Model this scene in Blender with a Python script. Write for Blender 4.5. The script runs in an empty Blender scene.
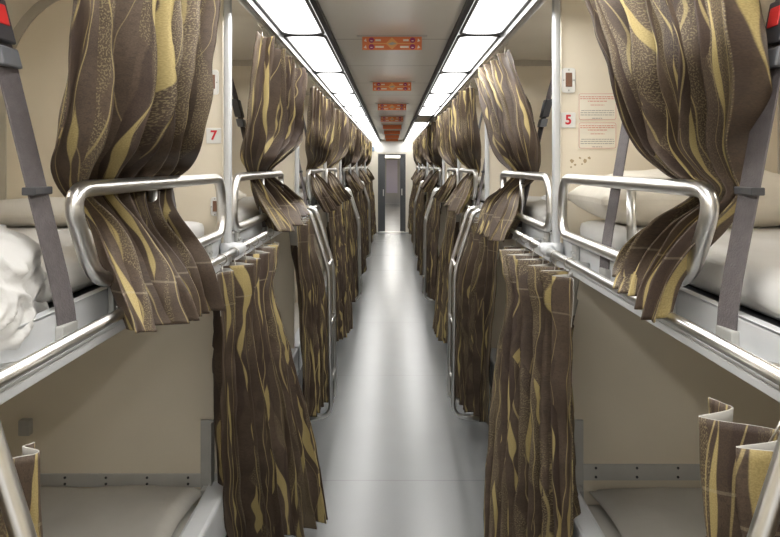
import bpy, bmesh, math, random
from mathutils import Vector, noise, Matrix

S = bpy.context.scene
C = S.collection
PI = math.pi
F, CX, CY, CH = 740.0, 392.0, 165.0, 1.62        # focal length in px, vanishing point, eye height
PITCH, P0, NB = 1.9, 0.72, 9                     # bay length, first partition, number of bays
XP = 0.58                                        # half width between upper bunks
ORD = ['', 'first', 'second', 'third', 'fourth', 'fifth', 'sixth', 'seventh', 'eighth', 'ninth', 'tenth', 'eleventh', 'twelfth', 'thirteenth', 'fourteenth']
def SIDE(s): return 'left' if s < 0 else 'right'
def Yp(px, X): return F * abs(X) / abs(px - CX)  # depth of the plane |x| = X seen at px
def part_y(k): return P0 + PITCH * k             # partition k

# ------------------------------------------------------------------ materials
def mat(name, col, rough=.5, metal=0., spec=.5, var=0., vscale=8., bump=0., bscale=40.):
    m = bpy.data.materials.new(name); m.use_nodes = True
    nt = m.node_tree; b = nt.nodes['Principled BSDF']
    b.inputs['Base Color'].default_value = (*col, 1); b.inputs['Roughness'].default_value = rough
    b.inputs['Metallic'].default_value = metal; b.inputs['Specular IOR Level'].default_value = spec
    tc = nt.nodes.new('ShaderNodeTexCoord')
    if var:
        n = nt.nodes.new('ShaderNodeTexNoise'); n.inputs['Scale'].default_value = vscale; n.inputs['Detail'].default_value = 5
        nt.links.new(tc.outputs['Object'], n.inputs['Vector'])
        r = nt.nodes.new('ShaderNodeMapRange'); r.inputs[1].default_value = .3; r.inputs[2].default_value = .7
        r.inputs[3].default_value = 1 - var; r.inputs[4].default_value = 1 + var
        nt.links.new(n.outputs['Fac'], r.inputs[0])
        x = nt.nodes.new('ShaderNodeMixRGB'); x.blend_type = 'MULTIPLY'; x.inputs[0].default_value = 1
        x.inputs[1].default_value = (*col, 1); nt.links.new(r.outputs[0], x.inputs[2])
        nt.links.new(x.outputs[0], b.inputs['Base Color'])
    if bump:
        n = nt.nodes.new('ShaderNodeTexNoise'); n.inputs['Scale'].default_value = bscale; n.inputs['Detail'].default_value = 4
        nt.links.new(tc.outputs['Object'], n.inputs['Vector'])
        u = nt.nodes.new('ShaderNodeBump'); u.inputs['Strength'].default_value = bump; u.inputs['Distance'].default_value = .01
        nt.links.new(n.outputs['Fac'], u.inputs['Height']); nt.links.new(u.outputs[0], b.inputs['Normal'])
    return m
def emit(name, col, st):
    m = bpy.data.materials.new(name); m.use_nodes = True; b = m.node_tree.nodes['Principled BSDF']
    b.inputs['Base Color'].default_value = (.9, .9, .88, 1)
    b.inputs['Emission Color'].default_value = (*col, 1); b.inputs['Emission Strength'].default_value = st
    return m

M = {}
M['cream'] = mat('cream_laminate', (.80, .725, .59), .45, var=.04, vscale=3)
M['berthceil'] = mat('berth_ceiling_paint', (.76, .71, .62), .5, var=.04, vscale=3)
M['sidewall'] = mat('side_wall_paint', (.80, .74, .62), .5, var=.04, vscale=3)
M['endwall'] = mat('end_wall_paint', (.74, .69, .58), .45, var=.03)
M['steel'] = mat('polished_steel_tube', (.74, .73, .71), .3, 1., var=.05, vscale=14)
M['alu'] = mat('satin_aluminium', (.60, .60, .59), .34, 1., var=.06, vscale=20)
M['grey'] = mat('pale_grey_enamel', (.60, .61, .62), .35, var=.04, vscale=9)
M['bracket'] = mat('grey_bracket_metal', (.47, .465, .44), .45, .15, var=.08)
M['pole'] = mat('light_grey_post', (.62, .63, .64), .35, .25, var=.03)
M['strip'] = mat('dull_metal_strip', (.60, .59, .56), .4, .2, var=.06)
M['archtrim'] = mat('grey_arch_trim', (.50, .46, .39), .4)
M['profile'] = mat('grey_lamp_profile', (.26, .26, .255), .35, .4)
M['fardoor'] = mat('grey_far_door', (.42, .42, .44), .45)
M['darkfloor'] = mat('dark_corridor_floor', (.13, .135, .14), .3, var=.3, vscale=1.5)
M['dark'] = mat('dark_rubber', (.03, .03, .032), .55)
M['tray'] = mat('dark_grey_tray', (.06, .06, .065), .45)
M['strap'] = mat('grey_webbing', (.125, .11, .112), .6, var=.12, vscale=60, bump=.3, bscale=260)
M['buckle'] = mat('dark_buckle_plastic', (.05, .05, .055), .4)
M['buckle2'] = mat('grey_buckle_plastic', (.15, .155, .17), .4)
M['red'] = mat('red_plastic', (.65, .03, .03), .35)
M['sheet'] = mat('white_bed_sheet', (.66, .65, .63), .85, var=.03, vscale=6, bump=.35, bscale=14)
M['pillow'] = mat('cream_pillow_cotton', (.74, .69, .60), .85, var=.04, vscale=9, bump=.3, bscale=20)
M['greypillow'] = mat('grey_blanket_cotton', (.62, .59, .53), .85, var=.05, vscale=9, bump=.3, bscale=20)
M['mattress'] = mat('grey_berth_cover', (.54, .515, .465), .7, var=.04, bump=.2, bscale=18)
M['white'] = mat('white_plastic', (.78, .77, .74), .4)
M['brownplate'] = mat('brown_insert', (.20, .10, .06), .4)
M['redink'] = mat('red_ink', (.6, .02, .03), .5)
M['paper'] = mat('cream_notice_paper', (.78, .73, .62), .5)
M['pink'] = mat('faded_red_print', (.62, .27, .20), .6)
M['greyink'] = mat('grey_print', (.36, .33, .30), .6)
M['orange'] = mat('orange_sign_board', (.78, .22, .075), .4)
M['yelloworange'] = mat('amber_sign_print', (.86, .45, .16), .4)
M['purple'] = mat('purple_sign_print', (.35, .03, .13), .4)
M['signwhite'] = mat('pale_sign_print', (.85, .78, .68), .4)
M['doorframe'] = mat('dark_grey_door_metal', (.085, .088, .092), .35, .4)
M['lilac'] = mat('lilac_door_panel', (.58, .55, .72), .4)
M['blue'] = mat('blue_grey_box', (.2, .26, .32), .4)
M['offlamp'] = mat('unlit_lamp_cover', (.34, .29, .22), .3, var=.1)
def lamp_mat():
    m = emit('lit_lamp_cover', (1, .99, .965), 9.); nt = m.node_tree; N = nt.nodes; L = nt.links; b = N['Principled BSDF']
    tc = N.new('ShaderNodeTexCoord'); sx = N.new('ShaderNodeSeparateXYZ'); L.new(tc.outputs['Object'], sx.inputs[0])
    ab = N.new('ShaderNodeMath'); ab.operation = 'ABSOLUTE'; L.new(sx.outputs['X'], ab.inputs[0])
    r = N.new('ShaderNodeMapRange'); r.interpolation_type = 'SMOOTHSTEP'; r.inputs[1].default_value = .094; r.inputs[2].default_value = .02; r.inputs[3].default_value = .62; r.inputs[4].default_value = 15.
    L.new(ab.outputs[0], r.inputs[0])
    yy = N.new('ShaderNodeMath'); yy.operation = 'PINGPONG'; yy.inputs[1].default_value = .6625; L.new(sx.outputs['Y'], yy.inputs[0])
    q = N.new('ShaderNodeMapRange'); q.interpolation_type = 'SMOOTHSTEP'; q.inputs[1].default_value = .0; q.inputs[2].default_value = .16; q.inputs[3].default_value = .06; q.inputs[4].default_value = 1.
    L.new(yy.outputs[0], q.inputs[0])
    mu = N.new('ShaderNodeMath'); mu.operation = 'MULTIPLY'; L.new(r.outputs[0], mu.inputs[0]); L.new(q.outputs[0], mu.inputs[1])
    mx = N.new('ShaderNodeMath'); mx.operation = 'MAXIMUM'; mx.inputs[1].default_value = .62; L.new(mu.outputs[0], mx.inputs[0])
    L.new(mx.outputs[0], b.inputs['Emission Strength']); b.inputs['Base Color'].default_value = (.3, .3, .3, 1)
    return m
M['lamp'] = lamp_mat()
M['farlamp'] = emit('far_lamp_cover', (1, .985, .95), 13.0)
M['berthfill'] = emit('upper_berth_fill_glow', (1, .95, .87), 15.5)  # glow of the added fill lights in the upper bunks
M['berthfill_dim'] = emit('lower_berth_fill_glow', (1, .95, .86), 8.5)  # weaker glow for the fill lights added over the lower bunks
M['lining'] = mat('grey_curtain_lining', (.44, .42, .38), .85, var=.05)
M['hook'] = mat('curtain_hook_steel', (.55, .52, .47), .3, 1.)

def floor_mat():
    m = bpy.data.materials.new('grey_vinyl_floor'); m.use_nodes = True
    nt = m.node_tree; N = nt.nodes; L = nt.links; b = N['Principled BSDF']
    tc = N.new('ShaderNodeTexCoord')
    n1 = N.new('ShaderNodeTexNoise'); n1.inputs['Scale'].default_value = 220; n1.inputs['Detail'].default_value = 2
    n2 = N.new('ShaderNodeTexNoise'); n2.inputs['Scale'].default_value = 4; n2.inputs['Detail'].default_value = 6
    L.new(tc.outputs['Object'], n1.inputs['Vector']); L.new(tc.outputs['Object'], n2.inputs['Vector'])
    r = N.new('ShaderNodeValToRGB'); r.color_ramp.elements[0].position = .3; r.color_ramp.elements[1].position = .7
    r.color_ramp.elements[0].color = (.175, .18, .177, 1); r.color_ramp.elements[1].color = (.215, .219, .215, 1)
    L.new(n1.outputs['Fac'], r.inputs[0])
    r2 = N.new('ShaderNodeMapRange'); r2.inputs[1].default_value = .3; r2.inputs[2].default_value = .75; r2.inputs[3].default_value = .97; r2.inputs[4].default_value = 1.02
    L.new(n2.outputs['Fac'], r2.inputs[0])
    x = N.new('ShaderNodeMixRGB'); x.blend_type = 'MULTIPLY'; x.inputs[0].default_value = 1
    L.new(r.outputs[0], x.inputs[1]); L.new(r2.outputs[0], x.inputs[2])
    # sheet seams every 1.9 m
    sx = N.new('ShaderNodeSeparateXYZ'); L.new(tc.outputs['Object'], sx.inputs[0])
    d = N.new('ShaderNodeMath'); d.operation = 'PINGPONG'; d.inputs[1].default_value = .95; L.new(sx.outputs['Y'], d.inputs[0])
    c = N.new('ShaderNodeMath'); c.operation = 'LESS_THAN'; c.inputs[1].default_value = .004; L.new(d.outputs[0], c.inputs[0])
    mm = N.new('ShaderNodeMixRGB'); L.new(c.outputs[0], mm.inputs[0]); L.new(x.outputs[0], mm.inputs[1]); mm.inputs[2].default_value = (.15, .152, .15, 1)
    L.new(mm.outputs[0], b.inputs['Base Color'])
    r3 = N.new('ShaderNodeMapRange'); r3.inputs[1].default_value = .3; r3.inputs[2].default_value = .7; r3.inputs[3].default_value = .255; r3.inputs[4].default_value = .275
    L.new(n2.outputs['Fac'], r3.inputs[0]); b.inputs['Roughness'].default_value = .27
    b.inputs['Specular IOR Level'].default_value = .42
    u = N.new('ShaderNodeBump'); u.inputs['Strength'].default_value = .12; u.inputs['Distance'].default_value = .004
    n3 = N.new('ShaderNodeTexNoise'); n3.inputs['Scale'].default_value = 14; L.new(tc.outputs['Object'], n3.inputs['Vector'])
    L.new(n3.outputs['Fac'], u.inputs['Height']); L.new(u.outputs[0], b.inputs['Normal'])
    return m
M['floor'] = floor_mat()

def ceil_mat():
    m = bpy.data.materials.new('aisle_ceiling_panels'); m.use_nodes = True
    nt = m.node_tree; N = nt.nodes; L = nt.links; b = N['Principled BSDF']
    tc = N.new('ShaderNodeTexCoord'); sx = N.new('ShaderNodeSeparateXYZ'); L.new(tc.outputs['Object'], sx.inputs[0])
    d = N.new('ShaderNodeMath'); d.operation = 'PINGPONG'; d.inputs[1].default_value = .475
    a = N.new('ShaderNodeMath'); a.operation = 'ADD'; a.inputs[1].default_value = .24
    L.new(sx.outputs['Y'], a.inputs[0]); L.new(a.outputs[0], d.inputs[0])
    c = N.new('ShaderNodeMath'); c.operation = 'LESS_THAN'; c.inputs[1].default_value = .008; L.new(d.outputs[0], c.inputs[0])
    mm = N.new('ShaderNodeMixRGB'); L.new(c.outputs[0], mm.inputs[0]); mm.inputs[1].default_value = (.90, .87, .81, 1); mm.inputs[2].default_value = (.56, .53, .48, 1)
    L.new(mm.outputs[0], b.inputs['Base Color']); b.inputs['Roughness'].default_value = .24; b.inputs['Specular IOR Level'].default_value = .9
    return m
M['ceil'] = ceil_mat()

def fabric(name, back=False):
    m = bpy.data.materials.new(name); m.use_nodes = True
    nt = m.node_tree; N = nt.nodes; L = nt.links; b = N['Principled BSDF']
    def math_(op, a, c=None, clamp=False):
        n = N.new('ShaderNodeMath'); n.operation = op; n.use_clamp = clamp
        for i, v in enumerate((a, c)):
            if v is None: continue
            if isinstance(v, (int, float)): n.inputs[i].default_value = v
            else: L.new(v, n.inputs[i])
        return n.outputs[0]
    def comb(x, y, z=0.):
        n = N.new('ShaderNodeCombineXYZ')
        for i, v in enumerate((x, y, z)):
            if isinstance(v, (int, float)): n.inputs[i].default_value = v
            else: L.new(v, n.inputs[i])
        return n.outputs[0]
    def nz(vec, sc, det=2.):
        n = N.new('ShaderNodeTexNoise'); n.inputs['Scale'].default_value = sc; n.inputs['Detail'].default_value = det
        L.new(vec, n.inputs['Vector']); return n.outputs['Fac']
    def ramp(x, lo, hi, a=0., c=1.):
        n = N.new('ShaderNodeMapRange'); n.interpolation_type = 'SMOOTHSTEP'
        n.inputs[1].default_value = lo; n.inputs[2].default_value = hi; n.inputs[3].default_value = a; n.inputs[4].default_value = c
        L.new(x, n.inputs[0]); return n.outputs[0]
    def mix(f, a, c):
        n = N.new('ShaderNodeMixRGB')
        L.new(f, n.inputs[0])
        for i, v in ((1, a), (2, c)):
            if isinstance(v, tuple): n.inputs[i].default_value = (*v, 1)
            else: L.new(v, n.inputs[i])
        return n.outputs[0]
    uv = N.new('ShaderNodeUVMap'); uv.uv_map = 'UVMap'
    sp = N.new('ShaderNodeSeparateXYZ'); L.new(uv.outputs[0], sp.inputs[0]); u, v = sp.outputs[0], sp.outputs[1]
    def stripes(period, wob, wlo, whi, seed, vs):
        w1 = math_('MULTIPLY', math_('SUBTRACT', nz(comb(math_('MULTIPLY', u, 1.6), math_('MULTIPLY', v, 3.2), seed), 1.), .5), wob)
        q = math_('ADD', math_('DIVIDE', math_('ADD', u, w1), period), seed)
        idn = math_('FLOOR', q); fr = math_('ABSOLUTE', math_('SUBTRACT', math_('SUBTRACT', q, idn), .5))
        wid = ramp(nz(comb(math_('MULTIPLY', idn, 5.37), math_('MULTIPLY', v, vs), seed), 1.), .35, .68, wlo, whi)
        d = math_('SUBTRACT', fr, wid)
        return math_('SUBTRACT', 1., ramp(d, -.015, .015))
    s1 = stripes(.105, .13, -.03, .125, 3.1, 4.)        # lens shaped gold stripes
    s2 = stripes(.058, .10, .008, .045, 7.7, 3.)        # thin gold lines
    s3 = stripes(.21, .18, .02, .30, 11.4, 2.2)         # speckled bands
    spk = math_('MULTIPLY', ramp(nz(comb(u, math_('MULTIPLY', v, .6)), 430., 1.5), .48, .60), s3)
    fine = nz(comb(u, v), 420., 1.)
    base = mix(ramp(nz(comb(u, v), 7., 3.), .35, .65), (.064, .043, .029), (.106, .075, .052))
    col = mix(math_('MULTIPLY', spk, .75), base, (.235, .19, .105))
    dk = math_('MULTIPLY', math_('MULTIPLY', ramp(nz(comb(u, v), 120., 2.), .52, .6), math_('SUBTRACT', 1., s3)), .35)
    col = mix(dk, col, (.05, .035, .028))
    s4 = stripes(.17, .15, .0, .22, 5.9, 2.)           # deep brown bands
    col = mix(math_('MULTIPLY', s4, .6), col, (.045, .028, .022))
    col = mix(math_('MULTIPLY', s2, .75), col, (.37, .29, .135))
    col = mix(math_('MULTIPLY', s1, .92), col, (.41, .32, .135))
    hem = math_('LESS_THAN', math_('ABSOLUTE', math_('SUBTRACT', v, .105)), .0025)
    col = mix(math_('MULTIPLY', hem, .28), col, (.42, .36, .25))
    g = N.new('ShaderNodeMixRGB'); g.blend_type = 'MULTIPLY'; g.inputs[0].default_value = 1
    L.new(col, g.inputs[1]); L.new(ramp(fine, .3, .7, .86, 1.14), g.inputs[2])
    L.new(g.outputs[0], b.inputs['Base Color'])
    b.inputs['Roughness'].default_value = .62
    b.inputs['Specular IOR Level'].default_value = .35
    bp = N.new('ShaderNodeBump'); bp.inputs['Strength'].default_value = .25; bp.inputs['Distance'].default_value = .004
    L.new(math_('ADD', math_('MULTIPLY', nz(comb(u, v), 30., 4.), 1.), math_('MULTIPLY', fine, .2)), bp.inputs['Height'])
    L.new(bp.outputs[0], b.inputs['Normal'])
    return m
M['fabric'] = fabric('brown_gold_brocade')

# ------------------------------------------------------------------ mesh builder
class MB:
    def __init__(self): self.bm = bmesh.new(); self.smooth = False
    def box(self, x0, x1, y0, y1, z0, z1):
        vs = [self.bm.verts.new((x, y, z)) for z in (z0, z1) for y in (y0, y1) for x in (x0, x1)]
        for f in ((0, 2, 3, 1), (4, 5, 7, 6), (0, 1, 5, 4), (2, 6, 7, 3), (0, 4, 6, 2), (1, 3, 7, 5)):
            self.bm.faces.new([vs[i] for i in f])
        return self
    def sbox(self, s, x0, x1, y0, y1, z0, z1):
        a, b = sorted((s * x0, s * x1)); return self.box(a, b, y0, y1, z0, z1)
    def tube(self, pts, r, n=12, closed=False, caps=True):
        pts = [Vector(p) for p in pts]; self.smooth = True
        N = len(pts); rings = []; prev = None
        for i, p in enumerate(pts):
            if closed: t = (pts[(i + 1) % N] - pts[i - 1]).normalized()
            else: t = (pts[min(i + 1, N - 1)] - pts[max(i - 1, 0)]).normalized()
            if prev is None:
                a = Vector((0, 0, 1)) if abs(t.z) < .9 else Vector((1, 0, 0)); u = t.cross(a).normalized()
            else:
                u = (prev - t * prev.dot(t)).normalized()
            prev = u; w = t.cross(u)
            rr = r[i] if isinstance(r, (list, tuple)) else r
            rings.append([self.bm.verts.new(p + (u * math.cos(2 * PI * k / n) + w * math.sin(2 * PI * k / n)) * rr) for k in range(n)])
        for i in range(N if closed else N - 1):
            A, B = rings[i], rings[(i + 1) % N]
            for k in range(n):
                self.bm.faces.new((A[k], A[(k + 1) % n], B[(k + 1) % n], B[k]))
        if not closed and caps:
            self.bm.faces.new(rings[0][::-1]); self.bm.faces.new(rings[-1])
        return self
    def prism(self, poly, axis, a, b):
        # poly in the two other axes, extruded along axis from a to b
        def P(p, t):
            return {'x': (t, p[0], p[1]), 'y': (p[0], t, p[1]), 'z': (p[0], p[1], t)}[axis]
        A = [self.bm.verts.new(P(p, a)) for p in poly]; B = [self.bm.verts.new(P(p, b)) for p in poly]
        n = len(poly)
        self.bm.faces.new(A); self.bm.faces.new(B[::-1])
        for k in range(n): self.bm.faces.new((A[k], B[k], B[(k + 1) % n], A[(k + 1) % n]))
        return self
    def ball(self, c, r, sx=1, sy=1, sz=1):
        self.smooth = True
        m = Matrix.Translation(c) @ Matrix.Diagonal((sx, sy, sz, 1))
        bmesh.ops.create_uvsphere(self.bm, u_segments=14, v_segments=9, radius=r, matrix=m); return self
    def build(self, name, material, parent=None, smooth=None, bevel=0., loc=None):
        bmesh.ops.recalc_face_normals(self.bm, faces=self.bm.faces[:])
        me = bpy.data.meshes.new(name); self.bm.to_mesh(me); self.bm.free()
        for mm in (material if isinstance(material, (list, tuple)) else [material]): me.materials.append(mm)
        o = bpy.data.objects.new(name, me); C.objects.link(o)
        base = Vector((0, 0, 0))
        p = parent
        while p is not None: base += Vector(p.location); p = p.parent
        if parent is not None:
            o.parent = parent
            if base.length: me.transform(Matrix.Translation(-base))
        elif loc is not None:
            me.transform(Matrix.Translation(-Vector(loc))); o.location = loc
        sm = self.smooth if smooth is None else smooth
        if sm: me.polygons.foreach_set('use_smooth', [True] * len(me.polygons))
        if bevel:
            b = o.modifiers.new('Bevel', 'BEVEL'); b.width = bevel; b.segments = 2; b.limit_method = 'ANGLE'
        return o

def fillet(pts, r, n=6):
    pts = [Vector(p) for p in pts]; out = [pts[0]]
    for i in range(1, len(pts) - 1):
        a, b, c = pts[i - 1], pts[i], pts[i + 1]
        d = min(r, (a - b).length * .49, (c - b).length * .49)
        p, q = b + (a - b).normalized() * d, b + (c - b).normalized() * d
        for k in range(n + 1):
            t = k / n; out.append(p * (1 - t) ** 2 + b * 2 * t * (1 - t) + q * t * t)
    out.append(pts[-1]); return out
def fillet_closed(pts, r, n=6):
    pts = [Vector(p) for p in pts]; out = []; N = len(pts)
    for i in range(N):
        a, b, c = pts[i - 1], pts[i], pts[(i + 1) % N]
        d = min(r, (a - b).length * .45, (c - b).length * .45)
        p, q = b + (a - b).normalized() * d, b + (c - b).normalized() * d
        for k in range(n + 1):
            t = k / n; out.append(p * (1 - t) ** 2 + b * 2 * t * (1 - t) + q * t * t)
    return out

def tag(o, label, cat, group=None, kind=None):
    o['label'] = label; o['category'] = cat
    if group: o['group'] = group
    if kind: o['kind'] = kind
    return o
def thing(name, label, cat, loc, group=None):
    o = bpy.data.objects.new(name, None); C.objects.link(o); o.location = loc; o.empty_display_size = .1
    return tag(o, label, cat, group)
def struct(mb, name, m, **k):
    o = mb.build(name, m, **k); o['kind'] = 'structure'; return o
def text_mesh(name, body, size, material, parent, loc, bold=.0):
    cu = bpy.data.curves.new(name, 'FONT'); cu.body = body; cu.size = size; cu.align_x = 'CENTER'; cu.align_y = 'CENTER'
    cu.extrude = .0008; cu.offset = bold
    o = bpy.data.objects.new(name + '_curve', cu); C.objects.link(o)
    dg = bpy.context.evaluated_depsgraph_get(); me = bpy.data.meshes.new_from_object(o.evaluated_get(dg))
    bpy.data.objects.remove(o); bpy.data.curves.remove(cu)
    me.transform(Matrix.Rotation(PI / 2, 4, 'X')); me.materials.clear(); me.materials.append(material)
    t = bpy.data.objects.new(name, me); C.objects.link(t); t.parent = parent
    t.location = Vector(loc) - Vector(parent.location); return t

# ------------------------------------------------------------------ the car shell
YB, YE = -3.1, part_y(NB)                        # behind the camera .. end wall
struct(MB().box(-1.45, 1.45, YB, YE + .1, -.05, 0), 'floor', M['floor'])
def cove(X0, X1, z0, z1, n=10):                  # quarter ellipse from the side wall up to the ceiling
    return [(X1 + (X0 - X1) * math.cos(PI / 2 * k / n), z0 + (z1 - z0) * math.sin(PI / 2 * k / n)) for k in range(n + 1)]
ZB, ZA = 2.26, 2.225                             # berth ceiling, aisle ceiling
for s in (-1, 1):
    struct(MB().sbox(s, 1.40, 1.45, YB, YE + .1, -.05, 1.86), 'wall_' + SIDE(s), M['sidewall'])
    cv = cove(1.40, 1.08, 1.86, ZB)
    poly = [(s * x, z) for x, z in cv] + [(s * .515, ZB), (s * .515, 2.34), (s * 1.45, 2.34), (s * 1.45, 1.86)]
    o = struct(MB().prism(poly, 'y', YB, YE + .1), 'ceiling_' + SIDE(s), M['berthceil'])
struct(MB().box(-.53, .53, YB, YE + .1, ZA, 2.34), 'ceiling', M['ceil'])
# dark channel on the inner side of the lamps, aluminium profile on the outer side
for i, s in enumerate((-1, 1)):
    struct(MB().sbox(s, .272, .292, YB, YE, ZA - .022, ZA + .001), 'trim_%d' % (i + 1), M['dark'])
    m = MB(); m.sbox(s, .484, .498, YB, YE, 2.17, ZB); m.sbox(s, .498, .535, YB, YE, 2.205, 2.225)
    struct(m, 'trim_%d' % (i + 3), M['profile'])
# partitions between bays
def arch(s, inset=0.):
    p = [(s * .60, .0), (s * (1.40 - inset), .0)] + [(s * (x - inset if x > .9 else x), z - inset) for x, z in cove(1.40, 1.08, 1.86, ZB)] + [(s * .60, ZB - inset)]
    return p
for k in range(0, NB):
    for s in (-1, 1):
        y = part_y(k)
        o = struct(MB().prism(arch(s), 'y', y, y + .03), 'wall_partition_' + SIDE(s), M['cream'])
        # arched edge trim
        m = MB(); cv = [(1.40, 1.3)] + cove(1.40, 1.08, 1.86, ZB, 12) + [(.60, ZB)]
        inn = [(1.365, 1.3)] + cove(1.365, 1.08, 1.86, ZB - .035, 12) + [(.60, ZB - .035)]
        bm = m.bm; A = []
        for (a, b), (c, d) in zip(cv, inn):
            A.append([bm.verts.new((s * a, y, b)), bm.verts.new((s * a, y - .008, b)), bm.verts.new((s * c, y - .008, d)), bm.verts.new((s * c, y, d))])
        for p, q in zip(A, A[1:]):
            for t in range(3): bm.faces.new((p[t], p[t + 1], q[t + 1], q[t]))
        if k >= 1: struct(m, 'trim_%d' % (5 + 2 * k + (s > 0)), M['archtrim'])

# ------------------------------------------------------------------ posts
for k in range(1, NB):
    for s in (-1, 1):
        y = part_y(k) - .01
        t = thing('grab_post', 'light grey vertical post at the %s partition on the %s' % (ORD[k], SIDE(s)), 'post', (s * .585, y, 1.29), 'posts at the bunk partitions')
        MB().sbox(s, .566, .592, y - .016, y + .016, 1.29, 2.262).build('post_tube', M['pole'], t, bevel=.008)
        m = MB(); m.tube([(s * .545, y - .05, 1.322), (s * .545, y + .05, 1.322)], .022, 14)
        m.sbox(s, .545, .60, y - .022, y + .022, 1.30, 1.345); m.build('rail_clamp', M['grey'], t)

# ------------------------------------------------------------------ upper bunks
def guard_range(b):
    y0 = part_y(b - 1)
    return (y0 + .61, y0 + 1.83) if b % 2 else (y0 + .10, y0 + 1.31)
def upper_berth(b, s):
    y0, y1 = part_y(b - 1) + .032, part_y(b) - .002
    t = thing('upper_berth', '%s upper bunk on the %s with steel guard loop' % (ORD[b], SIDE(s)) if b > 1 else
              ('nearest upper bunk on the left under the crumpled white quilt' if s < 0 else 'nearest upper bunk on the right carrying the cream pillow'),
              'bunk', (s * 1.0, y0, 1.27), 'upper bunks along the aisle')
    m = MB(); m.sbox(s, .622, 1.395, y0, y1, 1.285, 1.345); m.build('tray', M['tray'], t)
    m = MB(); m.sbox(s, .605, .621, y0, y1, 1.30, 1.356); m.sbox(s, .605, .625, y0, y1, 1.354, 1.358); m.build('edge_panel', M['grey'], t)
    m = MB(); m.sbox(s, .566, .62, y0, y1, 1.272, 1.290); m.sbox(s, .566, .571, y0, y1, 1.289, 1.298); m.build('edge_lip', M['grey'], t, bevel=.003)
    # dark slot under the mattress
    # guard loop
    g0, g1 = guard_range(b); zt, zb, X = 1.575, 1.383, s * .585
    if b % 2: a0, a1, c0, c1 = g0, g1 - .02, g0 + .13, g1
    else:     a0, a1, c0, c1 = g0 + .02, g1, g0, g1 - .13
    rg = .0165
    loop = fillet_closed([(X, a0, zt), (X, a1, zt), (X, c1, zb), (X, c0, zb)], .09, 8)
    g = MB().tube(loop, rg, 14, closed=True).build('guard_rail', M['steel'], t)
    mid = .42 if s > 0 else .45
    yb = g0 + (g1 - g0) * (.43 if b % 2 else .57)
    MB().tube([(s * .60, yb, zt - .005), (s * .60, yb, zb + .003)], .012, 12).build('guard_bar', M['steel'], g)
    for yy in (c0 + .14, c1 - .14):
        m = MB(); m.sbox(s, .592, .604, yy - .028, yy + .028, 1.30, 1.392); g2 = m.build('guard_bracket', M['bracket'], t, bevel=.003)
        if b < 3:
            for dz in (1.315, 1.335, 1.365):
                for dy in (-.012, .012): MB().tube([(s * .586, yy + dy, dz), (s * .593, yy + dy, dz)], .005, 8).build('screw', M['alu'], g2)
    # curtain rail in front of the panel
    r = MB().tube([(s * .545, y0, 1.322), (s * .545, y1, 1.322)], .0112, 12).build('curtain_rail', M['steel'], t)
    for yy in (y0 + .35, y0 + .95, y1 - .35):
        MB().tube([(s * .545, yy, 1.322), (s * .607, yy, 1.31)], .009, 8).build('rail_support', M['alu'], r)
    return t
for b in range(1, NB + 1):
    for s in (-1, 1): upper_berth(b, s)

# mattresses
def soft_box(x0, x1, y0, y1, z0, z1, r, seed, amp=.006, fs=5., nx=22, ny=30):
    # a rounded slab whose surface wanders a little
    m = MB(); m.smooth = True
    bm = m.bm
    cx, cy, cz = (x0 + x1) / 2, (y0 + y1) / 2, (z0 + z1) / 2
    hx, hy, hz = (x1 - x0) / 2, (y1 - y0) / 2, (z1 - z0) / 2
    bmesh.ops.create_cube(bm, size=2)
    bmesh.ops.subdivide_edges(bm, edges=bm.edges[:], cuts=nx, use_grid_fill=True)
    for v in bm.verts:
        p = Vector((v.co.x * hx, v.co.y * hy, v.co.z * hz))
        q = Vector((max(-hx + r, min(hx - r, p.x)), max(-hy + r, min(hy - r, p.y)), max(-hz + min(r, hz), min(hz - min(r, hz), p.z))))
        d = p - q
        if d.length > 1e-9: p = q + d.normalized() * r if r < hz else q + Vector((d.x, d.y, d.z)).normalized() * min(r, hz)
        n = noise.noise(Vector((p.x * fs + seed, p.y * fs, p.z * fs + 3 * seed))) + .5 * noise.noise(Vector((p.x * fs * 2.3, p.y * fs * 2.3 + seed, p.z * 3)))
        if p.z > -hz * .5: p.z += amp * n
        v.co = Vector((cx, cy, cz)) + p
    return m
for b in range(1, 5):
    for s in (-1, 1):
        y0, y1 = part_y(b - 1) + .05, part_y(b) - .02
        x0, x1 = sorted((s * .645, s * 1.38))
        tag(soft_box(x0, x1, y0, y1, 1.347, 1.432, .04, b + s, .006).build('mattress', M['sheet'], loc=(s, y0, 1.347)),
            ('white sheeted mattress on the %s upper bunk on the %s' % (ORD[b], SIDE(s))), 'mattress', 'mattresses on the upper bunks')

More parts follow.
